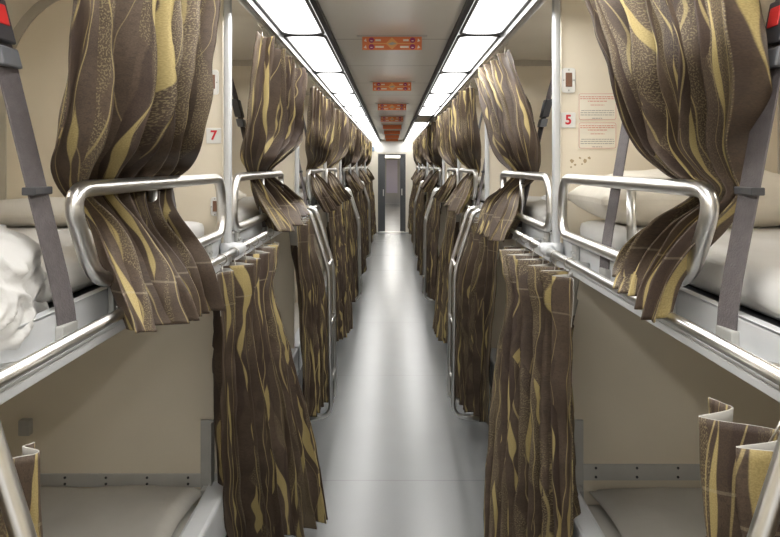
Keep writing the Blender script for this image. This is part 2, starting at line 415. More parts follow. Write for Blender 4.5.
# pillows and quilt
def pillow(name, x0, x1, y0, y1, z0, z1, seed, m, amp=.02, wrinkle=1., sharp=.55):
    b = MB(); b.smooth = True; bm = b.bm
    bmesh.ops.create_cube(bm, size=2); bmesh.ops.subdivide_edges(bm, edges=bm.edges[:], cuts=30, use_grid_fill=True)
    hx, hy, hz = (x1 - x0) / 2, (y1 - y0) / 2, (z1 - z0) / 2
    for v in bm.verts:
        u, w, t = v.co
        e = (max(0., 1 - abs(u) ** 3.2) * max(0., 1 - abs(w) ** 3.2)) ** sharp
        k = 1 - .05 * (1 - abs(u)) * (abs(w) ** 4) - .05
        px, py = u * hx * (1 - .06 * (1 - w * w)), w * hy * (1 - .06 * (1 - u * u))
        pz = t * hz * (.08 + .92 * e)
        q = Vector((px * 9 + seed, py * 9 - seed, t * .8))
        f = noise.ridged_multi_fractal(q, .9, 2.0, 4, 1., 2.) - 1.1 if wrinkle else 0
        n = noise.noise(Vector((px * 5 + seed * 2, py * 5, t)))
        pz += (n * amp + f * .008 * wrinkle) * e * (1 if t > -.5 else .15)
        v.co = ((x0 + x1) / 2 + px, (y0 + y1) / 2 + py, (z0 + z1) / 2 + pz)
    return b.build(name, m, loc=((x0 + x1) / 2, (y0 + y1) / 2, z0))
tag(pillow('pillow', .60, 1.30, 2.12, 2.57, 1.42, 1.605, 2.3, M['pillow'], .015, .7), 'plump cream pillow at the far end of the nearest right upper bunk', 'pillow', 'pillows on the bunks')
tag(pillow('pillow', -1.34, -.80, 2.16, 2.58, 1.425, 1.515, 5.1, M['greypillow'], .01, .5), 'flat greyish pillow at the far end of the nearest left upper bunk', 'pillow', 'pillows on the bunks')
tag(pillow('pillow', -1.2, -.61, 2.72, 3.1, 1.425, 1.56, 8.8, M['pillow'], .02, .8), 'white pillow behind the first left post on the second upper bunk', 'pillow', 'pillows on the bunks')
tag(pillow('pillow', .63, 1.2, 2.75, 3.13, 1.425, 1.54, 9.9, M['sheet'], .02, .8), 'white pillow behind the first right post on the second upper bunk', 'pillow', 'pillows on the bunks')
for s in (-1, 1):
    a = sorted((s * .63, s * 1.2))
    tag(pillow('pillow', a[0], a[1], 5.9, 6.35, 1.425, 1.53, 4 + s, M['sheet'], .02, .6), 'white pillow on the third upper bunk on the %s' % SIDE(s), 'pillow', 'pillows on the bunks')

def quilt():
    b = MB(); b.smooth = True; bm = b.bm
    bmesh.ops.create_icosphere(bm, subdivisions=6, radius=1.)
    for v in bm.verts:
        d = v.co.normalized()
        sq = max(abs(d.x), abs(d.y), abs(d.z)); p = d * (1 + .25 * (1 / sq - 1))
        q = d * 1.7 + Vector((4.2, 1.7, .6)); q2 = q + Vector((noise.noise(q * 1.3), noise.noise(q * 1.3 + Vector((7, 0, 0))), noise.noise(q * 1.3 + Vector((0, 9, 0))))) * .5
        n1 = noise.noise(q); n2 = math.exp(-(noise.noise(q2 * 1.7) * 4.5) ** 2); n3 = math.exp(-(noise.noise(q2 * 3.6) * 4) ** 2)
        r = 1 + .13 * n1 + .05 * (n2 - .5) + .014 * (n3 - .5)
        k2 = 1 - .22 * p.z; x, y, z = p.x * .28 * r * k2, p.y * .34 * r * k2, p.z * .125 * r
        X, Y, Z = -.87 + x, 1.11 + y, 1.45 + z
        k = min(1., max(0., (X + .70) / .09)); k = k * k * (3 - 2 * k)
        low = 1.434 * (1 - k) + 1.335 * k
        if Z < low: Z = low + (Z - low) * .03
        if Y > 1.27: X = min(X, -.632)
        v.co = (min(X, -.575), Y, Z - k * .03 * max(0, (1.52 - Z)) / .1)
    return b.build('quilt', M['sheet'], loc=(-.86, 1.07, 1.434))
tag(quilt(), 'crumpled white quilt bulging over the edge of the nearest left bunk', 'quilt')

# ------------------------------------------------------------------ lower bunks
def lower_berth(b, s):
    y0, y1 = part_y(b - 1) + .032, part_y(b) - .002
    t = thing('lower_berth', '%s lower bunk on the %s with pale grey front board' % (ORD[b], SIDE(s)), 'bunk', (s * 1., y0, 0), 'lower bunks along the aisle')
    MB().sbox(s, .66, 1.395, y0, y1, .30, .36).build('berth_base', M['bracket'], t)
    MB().sbox(s, .57, .645, y0, y1, .335, .505).build('front_board', M['grey'], t, bevel=.012)
    MB().sbox(s, .62, .66, y0, y1, .0, .36).build('kick_panel', M['tray'], t)
    for yy in (y0, y1 - .05): MB().sbox(s, .60, .665, yy, yy + .05, .30, .49).build('end_bracket', M['bracket'], t)
    x0, x1 = sorted((s * .65, s * 1.385))
    c = soft_box(x0, x1, y0 + .02, y1 - .02, .362, .44, .035, 2 * b + s, .004).build('seat_cushion', M['mattress'], t)
for b in range(1, 5):
    for s in (-1, 1): lower_berth(b, s)
tag(pillow('pillow', -1.37, -.66, 2.10, 2.585, .43, .522, 1.4, M['mattress'], .014, .5, .22), 'pale grey pillow on the left lower bunk below the metal strip', 'pillow', 'pillows on the bunks')
tag(pillow('pillow', .69, 1.37, 2.12, 2.585, .43, .525, 6.4, M['mattress'], .008, .3, .4), 'pale grey pillow on the right lower bunk below the metal strip', 'pillow', 'pillows on the bunks')

# metal strips and brackets on the lower partition
for s, z0, z1 in ((-1, .482, .528), (1, .506, .562)):
    y = part_y(1)
    t = thing('metal_strip', 'flat screwed metal strip on the partition above the %s lower bunk' % SIDE(s), 'strip', (s * 1., y - .004, z0))
    MB().sbox(s, .60, 1.38, y - .006, y, z0, z1).build('plate', M['strip'], t)
    for i in range(6):
        X = .72 + .145 * i
        for z in (z0 + .012, z1 - .012):
            MB().tube([(s * X, y - .009, z), (s * X, y - .004, z)], .0045, 8).build('screw', M['tray'], t)
    o = MB(); o.sbox(s, .628, .675, y - .012, y - .001, .42, .72); o.sbox(s, .628, .634, y - .05, y - .001, .42, .72)
    tag(o.build('support_bracket', M['bracket'], loc=(s * .65, y, .42), bevel=.002), 'upright grey angle bracket beside the %s lower bunk pillow' % SIDE(s), 'bracket')
m = MB(); m.sbox(-1, 1.27, 1.31, part_y(1) - .03, part_y(1), .67, .725)
tag(m.build('socket_box', M['bracket'], loc=(-1.29, part_y(1), .67), bevel=.004), 'small grey box low on the left partition', 'box')

# ------------------------------------------------------------------ ladders
def ladder(k, s):
    y = part_y(k)
    t = thing('ladder', ('folding steel ladder cut off at the lower %s corner' % SIDE(s)) if k == 0 else '%s bent steel bunk ladder hanging along the %s side of the aisle' % (ORD[k // 2], SIDE(s)),
              'ladder', (s * .5, y, .1), 'bunk ladders')
    for dy in (-.15, .15):
        pts = fillet([(s * .55, y + dy, 1.352), (s * .485, y + dy, 1.345), (s * .372, y + dy, .99), (s * .36, y + dy, .14), (s * .53, y + dy, .12)], .07, 6)
        MB().tube(pts, .0135, 12).build('stile', M['steel'], t)
    for X, z in ((.38, 1.02), (.364, .68), (.361, .34)):
        MB().tube([(s * X, y - .15, z), (s * X, y + .15, z)], .011, 10).build('rung', M['steel'], t)
for k in (0, 2, 4, 6):
    for s in (-1, 1): ladder(k, s)

# ------------------------------------------------------------------ safety straps
def strap(b, s, e):
    yc = part_y(b - 1) + ((.62 + .02 * -s if e == 0 else 1.36) if b % 2 else .85); lean = ((-.16 if s < 0 else -.04) if e == 0 else 0) if b % 2 else -.33
    where = ('near' if e == 0 else 'far') + ' end of the %s upper bunk on the %s' % (ORD[b], SIDE(s))
    t = thing('safety_strap', 'grey strap at the ' + where, 'strap', (s * .6, yc, 1.3), 'safety straps holding the upper bunks')
    pts = [(.598, 1.318), (.600, 1.36), (.608, 1.42), (.625, 1.52), (.645, 1.64), (.672, 1.80), (.70, 1.95), (.735, 2.10), (.76, 2.255)]
    w, th = .026, .003
    m = MB(); bm = m.bm; R = []
    dirx, diry = -.2 * s, 1.                         # the webbing is turned a little towards the aisle
    L = math.hypot(dirx, diry); dx, dy = dirx / L * w, diry / L * w
    fine = []
    for (a, b_), (c, d) in zip(pts, pts[1:]):
        for q in range(3): fine.append((a + (c - a) * q / 3, b_ + (d - b_) * q / 3))
    fine.append(pts[-1])
    for x, z in fine:
        R.append([bm.verts.new((s * x + dx * p - s * th * r, yc + lean * (z - 1.32) + dy * p + th * .3 * r, z)) for p, r in ((-1, 0), (1, 0), (1, 1), (-1, 1))])
    for p, q in zip(R, R[1:]):
        for i in range(4): bm.faces.new((p[i], p[(i + 1) % 4], q[(i + 1) % 4], q[i]))
    bm.faces.new(R[0]); bm.faces.new(R[-1])
    m.build('webbing', M['strap'], t, smooth=False)
    m = MB(); m.sbox(s, .590, .606, yc - .032, yc + .032, 1.285, 1.33); m.build('anchor_plate', M['bracket'], t, bevel=.003)
    for a in (-.016, .016): MB().tube([(s * .584, yc + a, 1.305), (s * .592, yc + a, 1.305)], .006, 8).build('anchor_screw', M['alu'], t)
    if e == 0:
        def slab(z0, z1, hw, hd):
            def xs(z): return .672 + (z - 1.80) * .187
            mm = MB(); P = []
            for z in (z0, z1):
                x = xs(z)
                yl = yc + lean * (z - 1.32); P.append([mm.bm.verts.new((s * (x - hd), yl - hw, z)), mm.bm.verts.new((s * (x - hd), yl + hw, z)), mm.bm.verts.new((s * (x + hd), yl + hw, z)), mm.bm.verts.new((s * (x + hd), yl - hw, z))])
            mm.bm.faces.new(P[0]); mm.bm.faces.new(P[1])
            for i in range(4): mm.bm.faces.new((P[0][i], P[0][(i + 1) % 4], P[1][(i + 1) % 4], P[1][i]))
            return mm
        slab(1.79, 1.825, .033, .015).build('buckle_tongue', M['buckle2'], t, bevel=.004)
        k = slab(1.832, 1.91, .031, .016).build('buckle', M['buckle'], t, bevel=.004)
        slab(1.862, 1.898, .018, .0185).build('release_button', M['red' if b == 1 else 'buckle2'], k, bevel=.002)
    if b < 6:
        m = MB(); z = 1.575; x = .634
        yl = yc + lean * (z - 1.32); m.sbox(s, x - .014, x + .01, yl - .034, yl + .034, z - .008, z + .006); m.build('slide_loop', M['buckle'], t, bevel=.002)
for b in range(1, 6):
    for s in (-1, 1):
        for e in ((0, 1) if b % 2 else (0,)): strap(b, s, e)

# ------------------------------------------------------------------ curtains
def curtain(name, rows, s, nf, seed, W, nu=150, nv=90, amp=.028, lining=False, hooks=None, crumple=.009, lat=.19, pleat=None):
    """rows: (z_near, X_near, Y_near, z_far, X_far, Y_far, amplitude factor)"""
    rnd = random.Random(seed)
    T = [0.]
    for a, b in zip(rows, rows[1:]):
        T.append(T[-1] + max(.02, math.dist(((a[0] + a[3]) / 2, (a[1] + a[4]) / 2), ((b[0] + b[3]) / 2, (b[1] + b[4]) / 2))))
    tot = T[-1]
    def at(t):
        i = 0
        while i < len(T) - 2 and t > T[i + 1]: i += 1
        f = (t - T[i]) / (T[i + 1] - T[i]); out = []
        for c in range(7):
            p1, p2 = rows[i][c], rows[i + 1][c]
            h = T[i + 1] - T[i]
            m1 = (rows[i + 1][c] - rows[i - 1][c]) / (T[i + 1] - T[i - 1]) if i else (p2 - p1) / h
            m2 = (rows[i + 2][c] - rows[i][c]) / (T[i + 2] - T[i]) if i + 2 < len(T) else (p2 - p1) / h
            f2, f3 = f * f, f * f * f
            out.append(p1 * (2 * f3 - 3 * f2 + 1) + h * m1 * (f3 - 2 * f2 + f) + p2 * (-2 * f3 + 3 * f2) + h * m2 * (f3 - f2))
        return out
    # irregular pleats: cumulative phase
    ks = [rnd.uniform(.45, 1.7) for _ in range(nf)]; sm = sum(ks); cum = [0.]
    for k in ks: cum.append(cum[-1] + k / sm)
    hts = [rnd.uniform(.45, 1.4) for _ in range(nf + 1)]
    b = MB(); bm = b.bm; b.smooth = True; G = []
    uvl = bm.loops.layers.uv.new('UVMap'); uvs = {}
    for j in range(nv + 1):
        t = tot * j / nv; zn, xn, yn, zf, xf, yf, af = at(t)
        row = []
        dx, dy = (xf - xn), (yf - yn); L = max(1e-6, math.hypot(dx, dy)); nx_, ny_ = -dy / L, dx / L   # towards the aisle for |x| = X
        for i in range(nu + 1):
            u = i / nu
            q = u + .02 * math.sin(3.1 * t / .5 + seed + 5 * u) * math.sin(PI * u)
            q = min(max(q, 0), .99999)
            kk = 0
            while kk < nf - 1 and q > cum[kk + 1]: kk += 1
            lf = (q - cum[kk]) / (cum[kk + 1] - cum[kk])
            hh = hts[kk] + (hts[kk + 1] - hts[kk]) * lf
            hh *= 1 + .35 * noise.noise(Vector((kk * 3.7 + seed, t * 2.2, 1.)))
            ph = 2 * PI * lf
            kt = (1 - min(1, max(0, (t - .12) / .3))) if lining else 0
            off = (-math.cos(ph) * (1 - kt) + (1 - 4 * abs(lf - .5)) * kt) * hh
            off += .22 * math.sin(2 * ph + seed + 2 * t)
            cr = noise.noise(Vector((u * W * 6 + seed * 5, t * 5., seed))) + .6 * noise.noise(Vector((u * W * 15, t * 11. + seed * 3, seed)))
            win = min(1., u / .13, (1 - u) / .09); win = win * win * (3 - 2 * win)
            off = off * amp * af * win + crumple * cr
            la = lat * (1 - kt) * math.sin(ph) * (cum[kk + 1] - cum[kk])
            uu = min(max(u + la, 0.), 1.)
            zz = .010 * noise.noise(Vector((u * 5 + seed, t * 3, 9.)))
            X = xn + dx * uu + nx_ * off; Y = yn + dy * uu + ny_ * off; Z = zn + (zf - zn) * uu + zz * (1 if j else .4)
            v = bm.verts.new((s * X, Y, Z)); row.append(v); uvs[v] = (u * W + seed * 1.37, .205 - t if lining else tot - t)
        G.append(row)
    for j in range(nv):
        for i in range(nu):
            f = bm.faces.new((G[j][i], G[j][i + 1], G[j + 1][i + 1], G[j + 1][i]) if s > 0 else (G[j][i], G[j + 1][i], G[j + 1][i + 1], G[j][i + 1]))
            for lp in f.loops: lp[uvl].uv = uvs[lp.vert]
    me = bpy.data.meshes.new(name); bm.to_mesh(me); bm.free()
    me.polygons.foreach_set('use_smooth', [True] * len(me.polygons))
    for q in ('fabric', 'lining' if lining else 'fabric', 'fabric'): me.materials.append(M[q])
    me.polygons.foreach_set('material_index', [0 if k // nu < nv * .11 else 2 for k in range(nu * nv)])
    o = bpy.data.objects.new(name, me); C.objects.link(o)
    a = rows[-1]; base = Vector((s * (a[1] + a[4]) / 2, (a[2] + a[5]) / 2, min(a[0], a[3])))
    me.transform(Matrix.Translation(-base)); o.location = base
    md = o.modifiers.new('Solidify', 'SOLIDIFY'); md.thickness = .003; md.offset = 0; md.material_offset = 1; md.material_offset_rim = 1
    if hooks:
        Xr, Zr, n, rr = hooks[:4]; hm = hooks[4] if len(hooks) > 4 else 1.
        zn, xn, yn, zf, xf, yf, af = rows[0]
        for i in range(n):
            f = (i + .5) / n * hm; y = yn + (yf - yn) * f; z0 = zn + (zf - zn) * f; x0 = xn + (xf - xn) * f
            m = MB(); pts = []
            for q in range(15):
                an = 2 * PI * q / 14; pts.append((s * (Xr + rr * math.sin(an)), y + .004 * math.sin(an * .5), Zr - .004 + rr * math.cos(an)))
            m.tube(pts[:-1], .0018, 6, closed=True)
            m.tube([(s * Xr, y, Zr - rr - .003), (s * x0, y, z0 - .035)], .0018, 6)
            m.build('curtain_ring', M['hook'], o)
    return o

def R(z, X, Yn, Yf, af=1., zf=None, Xf=None):
    return (z, X, Yn, z if zf is None else zf, X if Xf is None else Xf, Yf, af)
UP = (.517, 2.185, 7, .014)
GU = 'curtains tucked into the upper bunk guards'
# bay 1, left
o = curtain('bunk_curtain', [
    R(2.135, .515, 1.25, 2.06, .8), R(1.90, .545, 1.265, 1.97, 1.1), R(1.75, .56, 1.285, 1.95, 1.2), R(1.66, .585, 1.31, 1.98, 1.1), R(1.61, .62, 1.36, 2.10, .8),
    R(1.57, .632, 1.42, 2.06, .5), R(1.50, .605, 1.49, 1.93, .7), R(1.42, .565, 1.48, 1.95, .9), R(1.35, .515, 1.43, 1.94, .9), R(1.305, .49, 1.40, 1.96, .9, zf=1.24)],
    -1, 6, 1.3, 1.25, 240, 140, .054, hooks=UP, crumple=.018)
tag(o, 'large brown curtain tucked through the nearest left guard loop, beside number 7', 'curtain', GU)
# bay 1, right
o = curtain('bunk_curtain', [
    R(2.135, .515, 1.25, 2.05, .8), R(1.92, .545, 1.21, 1.83, 1.1), R(1.82, .55, 1.185, 1.76, 1.2), R(1.74, .57, 1.235, 1.73, 1.2), R(1.66, .59, 1.31, 1.69, 1.), R(1.605, .617, 1.35, 1.61, .7),
    R(1.565, .632, 1.36, 1.50, .5), R(1.50, .59, 1.385, 1.60, .8), R(1.44, .555, 1.40, 1.68, .75), R(1.39, .53, 1.41, 1.68, .7), R(1.32, .51, 1.42, 1.62, .7, zf=1.38)],
    1, 6, 4.6, 1.2, 240, 140, .054, hooks=UP, crumple=.018)
tag(o, 'large brown curtain gathered and tucked through the nearest right guard loop, beside the notices', 'curtain', GU)
# bay 2, left
o = curtain('bunk_curtain', [
    R(2.135, .515, 2.84, 4.25, .8), R(1.96, .54, 2.85, 4.25, 1.), R(1.75, .57, 2.87, 4.3, 1.2), R(1.65, .60, 3.02, 3.85, 1.), R(1.575, .632, 3.30, 3.72, .5),
    R(1.50, .60, 3.26, 4.05, .8), R(1.42, .555, 3.24, 4.25, 1.1), R(1.325, .485, 3.2, 3.95, 1.1, zf=1.365)],
    -1, 7, 7.2, 1.25, 160, 100, .05, hooks=UP, crumple=.014)
tag(o, 'brown curtain behind the first left post, its tail flared beyond the second guard', 'curtain', GU)
# bay 2, right
o = curtain('bunk_curtain', [
    R(2.135, .515, 3.30, 4.45, .8), R(1.95, .54, 3.05, 4.25, 1.), R(1.75, .57, 2.95, 4.13, 1.2), R(1.65, .60, 3.0, 4.05, 1.), R(1.575, .632, 3.2, 3.92, .5),
    R(1.50, .60, 3.42, 4.0, .8), R(1.42, .555, 3.28, 4.25, 1.1), R(1.29, .485, 3.17, 4.2, 1.1, zf=1.255)],
    1, 7, 9.4, 1.25, 160, 100, .05, hooks=UP, crumple=.014)
tag(o, 'brown curtain leaning behind the first right post, tail spread over the second guard', 'curtain', GU)
for b in range(3, NB + 1):
    for s in (-1, 1):
        g0, g1 = guard_range(b); c = (g0 + g1) / 2; y0 = part_y(b - 1); rnd = random.Random(b * 7 + s)
        a, d = y0 + rnd.uniform(.12, .3), y0 + rnd.uniform(1.55, 1.8)
        k = rnd.uniform(-.1, .1)
        o = curtain('bunk_curtain', [
            R(2.135, .515, a, d, .8), R(1.95, .53, a + .05, d - .05, 1.1), R(1.75, .55, a + .1, d - .1, 1.2), R(1.65, .59, c - .42 + k, c + .42 + k, 1.), R(1.575, .632, c - .24, c + .24, .5),
            R(1.50, .59, c - .3, c + .32, .8), R(1.42, .55, c - .42, c + .42, 1.1), R(1.27, .47, c - .42 + k, c + .45 + k, 1.2, zf=1.3)],
            s, 6, b * 2.3 + s, 1.2, 100 if b < 6 else 70, 70, .045, hooks=UP if b < 4 else None)
        tag(o, 'brown and gold curtain tucked into the %s upper bunk guard on the %s' % (ORD[b], SIDE(s)), 'curtain', GU)

LO = (.545, 1.322, 6, .017)
GL = 'curtains hanging down over the lower bunks'
def lower(label, rows, s, nf, seed, W=1.2, nu=150, nv=90, amp=.035, hooks=LO, **k):
    tag(curtain('lower_curtain', rows, s, nf, seed, W, nu, nv, amp, lining=True, hooks=hooks, **k), label, 'curtain', GL)
# corner pieces by the camera
lower('brown curtain header cut off at the lower right corner behind the ladder', [
    R(1.255, .50, .74, 1.16, 1.3), R(1.15, .50, .74, 1.155, 1.25), R(1.05, .50, .74, 1.16, 1.1), R(.90, .49, .74, 1.26, 1.1), R(.5, .47, .74, 1.3, 1.2), R(.15, .45, .76, 1.3, 1.2)], 1, 3, 2.2, amp=.04, hooks=(.545, 1.322, 4, .017, .72))
lower('brown curtain header cut off at the lower left corner behind the ladder', [
    R(1.225, .51, .76, 1.055, 1.2), R(1.1, .51, .76, 1.065, 1.1), R(.9, .50, .76, 1.12, 1.1), R(.5, .47, .78, 1.12, 1.2), R(.15, .45, .78, 1.12, 1.2)], -1, 4, 6.1, amp=.035, hooks=(.545, 1.322, 4, .017, .72))
# first partition
lower('tall brown curtain flaring into the aisle on the left, nearest hanging to the floor', [
    R(1.285, .535, 2.27, 3.40, 1.2, zf=1.27), R(1.20, .535, 2.29, 3.35, 1.1), R(1.10, .535, 2.33, 3.25, .9), R(.80, .55, 2.40, 3.2, 1., Xf=.44), R(.45, .57, 2.5, 3.2, 1.1, Xf=.34), R(.22, .57, 2.6, 3.2, 1.2, zf=.10, Xf=.285)],
    -1, 7, 3.9, 1.3, 220, 120, .05)
lower('tall brown curtain on the right, nearest one hanging to the floor', [
    R(1.285, .535, 2.17, 3.32, 1.2, zf=1.26), R(1.20, .535, 2.18, 3.25, 1.1), R(1.10, .535, 2.2, 3.2, .9), R(.80, .54, 2.22, 3.15, 1., Xf=.48), R(.45, .55, 2.25, 3.05, 1.1, Xf=.43), R(.2, .55, 2.28, 2.98, 1.2, zf=.1, Xf=.40)],
    1, 7, 8.3, 1.3, 220, 120, .052)
lower('brown curtain hanging inside the first bent ladder on the left', [
    R(1.28, .535, 4.16, 4.75, 1.2), R(1.15, .53, 4.17, 4.7, 1.), R(.9, .52, 4.2, 4.68, 1., Xf=.46), R(.5, .51, 4.24, 4.65, 1.1, Xf=.42), R(.16, .50, 4.26, 4.6, 1.2, Xf=.41)],
    -1, 5, 5.5, 1.1, 130, 90, .04)
lower('brown curtain draped around the first bent ladder on the right', [
    R(1.28, .535, 3.66, 4.95, 1.2), R(1.15, .53, 3.7, 4.9, 1.), R(.9, .53, 3.85, 4.9, 1., Xf=.43), R(.5, .54, 4.1, 4.85, 1.1, Xf=.42), R(.11, .56, 4.3, 4.8, 1.2, Xf=.41)],
    1, 6, 2.9, 1.2, 140, 90, .04)
for k in range(3, NB + 1):
    for s in (-1, 1):
        y = part_y(k) if k < NB else part_y(k) - .45; rnd = random.Random(k * 5 + s)
        a, d = y - rnd.uniform(.3, .5), y + rnd.uniform(.3, .42)
        xf = rnd.uniform(.39, .43)
        lower('brown and gold curtain hanging low at the %s partition on the %s' % (ORD[k], SIDE(s)), [
            R(1.28, .53, a, d, 1.2), R(1.15, .52, a + .02, d, 1.), R(.8, .50, a + .06, d, 1., Xf=.45), R(.45, .48, a + .08, d, 1.1, Xf=xf + .02), R(.13, .47, a + .1, d, 1.2, Xf=xf)],
            s, 6, k * 3.1 + s * 1.7, 1.2, hooks=LO if k < 5 else None, nu=100 if k < 6 else 70, nv=60, amp=.045)

# upper curtain rails along the lamps
for s in (-1, 1):
    t = thing('curtain_rail', 'long steel rail under the outer edge of the %s lamps' % SIDE(s), 'rail', (s * .517, 0, 2.185))
    MB().tube([(s * .517, YB, 2.185), (s * .517, YE, 2.185)], .010, 12).build('rail_tube', M['steel'], t)
    for k in range(0, NB + 1):
        MB().sbox(s, .51, .524, part_y(k) - .03, part_y(k) - .01, 2.185, 2.26).build('rail_hanger', M['alu'], t)

# ------------------------------------------------------------------ lamps
def lamp(i, s, y0, lit=True):
    y1 = y0 + 1.325; x0, x1 = .298, .483; zb = 2.196
    n = i
    t = thing('ceiling_lamp', ('%s ceiling lamp from the camera in the %s row' % (ORD[n], SIDE(s))) if lit else 'brownish unlit lamp in the right row of ceiling lamps', 'lamp', (s * .39, y0, ZA), 'long ceiling lamps' if lit else None)
    r = .055
    pl = fillet_closed([(x0, y0 + .004, 0), (x1, y0 + .004, 0), (x1, y1 - .004, 0), (x0, y1 - .004, 0)], r, 6)
    def ins(d): return fillet_closed([(x0 + d, y0 + .004 + d, 0), (x1 - d, y0 + .004 + d, 0), (x1 - d, y1 - .004 - d, 0), (x0 + d, y1 - .004 - d, 0)], r, 6)
    m = MB(); bm = m.bm; rings = []
    for d, z in ((.0, ZA), (.0, zb + .012), (.004, zb + .004), (.016, zb), (.03, zb - .002)):
        rings.append([bm.verts.new((s * p.x, p.y, z)) for p in ins(d)])
    for A, B in zip(rings, rings[1:]):
        for q in range(len(A)): bm.faces.new((A[q], A[(q + 1) % len(A)], B[(q + 1) % len(A)], B[q]))
    bm.faces.new(rings[-1]); bm.faces.new(rings[0])
    m.build('diffuser', M['lamp'] if lit else M['offlamp'], t, smooth=False)
    MB().tube([(s * p.x, p.y, zb + .001) for p in ins(.001)], .0065, 8, closed=True).build('frame', M['tray'], t)
for s in (-1, 1):
    i = 0
    for q in range(-3, 12):
        y0 = 1.95 + 1.33 * q
        if y0 > 1.9: i += 1
        elif q < -1 : pass
        if q < 0:
            nm = {-1: 'lamp over the camera', -2: 'lamp just behind the camera', -3: 'lamp farthest behind the camera'}[q]
            t0 = lamp(1, s, y0); o = [x for x in C.objects if x.get('category') == 'lamp'][-1]; o['label'] = nm + ' in the %s row' % SIDE(s)
        else: lamp(i, s, y0, not (s > 0 and q == 5))

# ------------------------------------------------------------------ unseen fill lights added to brighten the bunk interiors
def berth_fill_light(b, s, lvl):
    y = part_y(b - 1) + .62; z = 2.0 if lvl else 1.10; X = 1.398 if not lvl else 1.33
    t = thing('berth_fill_light', 'added fill light on the side wall over the %s %s bunk on the %s' % (ORD[b], 'upper' if lvl else 'lower', SIDE(s)), 'lamp', (s * X, y, z), 'added fill lights over the bunks')
    MB().sbox(s, X - .025, 1.41 if not lvl else X + .06, y - .16, y + .16, z - .06, z + .05).build('housing', M['white'], t, bevel=.006)
    MB().sbox(s, X - .045, X - .024, y - .145, y + .145, z - .045, z + .035).build('cover', M['berthfill' if lvl else 'berthfill_dim'], t, bevel=.008)
for b in range(1, 6):
    for s in (-1, 1):
        berth_fill_light(b, s, 1)
        if b < 4: berth_fill_light(b, s, 0)

# ------------------------------------------------------------------ hanging seat signs
for k in range(8):
    y = 3.46 + PITCH * k; z1 = ZA; z0 = z1 - .067; w = .139
    t = thing('hanging_sign', '%s orange seat number sign hanging from the aisle ceiling' % ORD[k + 1], 'sign', (0, y, z0), 'orange seat signs')
    MB().box(-w, w, y - .004, y + .004, z0, z1).build('board', M['orange'], t)
    MB().box(-w - .025, w + .025, y - .009, y + .009, z1 - .006, z1).build('hanging_strip', M['bracket'], t)
    if k < 4:
        f = y - .0045
        m = MB(); c = (z0 + z1 - .008) / 2
        m.prism([(-.03, c), (0, c + .028), (.03, c), (0, c - .028)], 'y', f - .0008, f + .001); m.box(-.105, .105, f - .0006, f, c - .0025, c + .0025); m.build('diamond', M['yelloworange'], t)
        m = MB(); m.prism([(-.02, c - .002), (.004, c + .007), (.022, c - .002), (-.004, c - .008)], 'y', f - .0016, f - .0004); m.build('diamond_mark', M['bracket'], t)
        for q in (-1, 1):
            for h in (-1, 1):
                x, zz = q * .096, c + h * .0155
                r = MB().prism([(x + .0125 * math.cos(a * PI / 8), zz + .0125 * math.sin(a * PI / 8)) for a in range(16)], 'y', f - .001, f).build('seat_roundel', M['purple'], t)
                MB().box(x - .005, x + .005, f - .0016, f - .0008, zz - .005, zz - .001).build('seat_icon', M['signwhite'], r)
                a, b_ = sorted((q * .078, q * (.052 if h > 0 else .038)))
                MB().box(a, b_, f - .001, f, zz - .005, zz + .004).build('seat_wording', M['signwhite'], t)
                MB().prism([(q * .132, zz - .004), (q * .118, zz - .008), (q * .122, zz + .008)], 'y', f - .001, f).build('arrow', M['signwhite'], t)

# ------------------------------------------------------------------ number plates, light plates, notices
def px_box(px0, py0, px1, py1, Y):
    return ((px0 - CX) * Y / F, (px1 - CX) * Y / F, CH - (py1 - CY) * Y / F, CH - (py0 - CY) * Y / F)
yw = part_y(1)
for s, num, bx in ((-1, '7', (206.5, 128, 221.5, 143.5)), (1, '5', (560.5, 112.5, 575.5, 128))):
    x0, x1, z0, z1 = px_box(*bx, yw)
    t = thing('number_plate', 'white plate with red number %s on the %s partition' % (num, SIDE(s)), 'number plate', ((x0 + x1) / 2, yw - .004, z0))
    MB().box(x0, x1, yw - .005, yw, z0, z1).build('plate', M['white'], t, bevel=.003)
    text_mesh('digit', num, .046, M['redink'], t, ((x0 + x1) / 2, yw - .0058, (z0 + z1) / 2), .0012)
for k in (2, 3):
    for s in (-1, 1):
        y = part_y(k); x = s * .625
        t = thing('number_plate', 'small white seat plate with red marks at the %s partition on the %s' % (ORD[k], SIDE(s)), 'number plate', (x, y - .004, 1.73))
        MB().box(x - .025, x + .025, y - .005, y, 1.72, 1.775).build('plate', M['white'], t, bevel=.003)
        MB().box(x - .008, x + .008, y - .0065, y - .004, 1.735, 1.76).build('mark', M['redink'], t)
def light_plate(bx, label, y):
    x0, x1, z0, z1 = px_box(*bx, y); cx = (x0 + x1) / 2
    t = thing('wall_plate', label, 'plate', (cx, y - .004, z0), 'small screwed wall plates')
    o = MB()
    o.prism([(p.x, p.y) for p in fillet_closed([(x0, z0, 0), (x1, z0, 0), (x1, z1, 0), (x0, z1, 0)], .012, 5)], 'y', y - .008, y); o.build('cover', M['white'], t, smooth=False, bevel=.002)
    w, h = (x1 - x0), (z1 - z0)
    MB().box(cx - w * .24, cx + w * .24, y - .0105, y - .007, z0 + h * .24, z1 - h * .2).build('insert', M['brownplate'], t, bevel=.001)
    for dx, dz in ((-.38, .5), (.38, .5), (0, .1), (0, .91)):
        MB().tube([(cx + dx * w, y - .0105, z0 + dz * h), (cx + dx * w, y - .007, z0 + dz * h)], .003, 8).build('screw', M['bracket'], t)
light_plate((206, 70, 219, 95), 'rounded white plate with brown insert above the number 7 plate', yw)
light_plate((561.5, 68, 575, 93), 'rounded white plate with brown insert above the number 5 plate', yw)
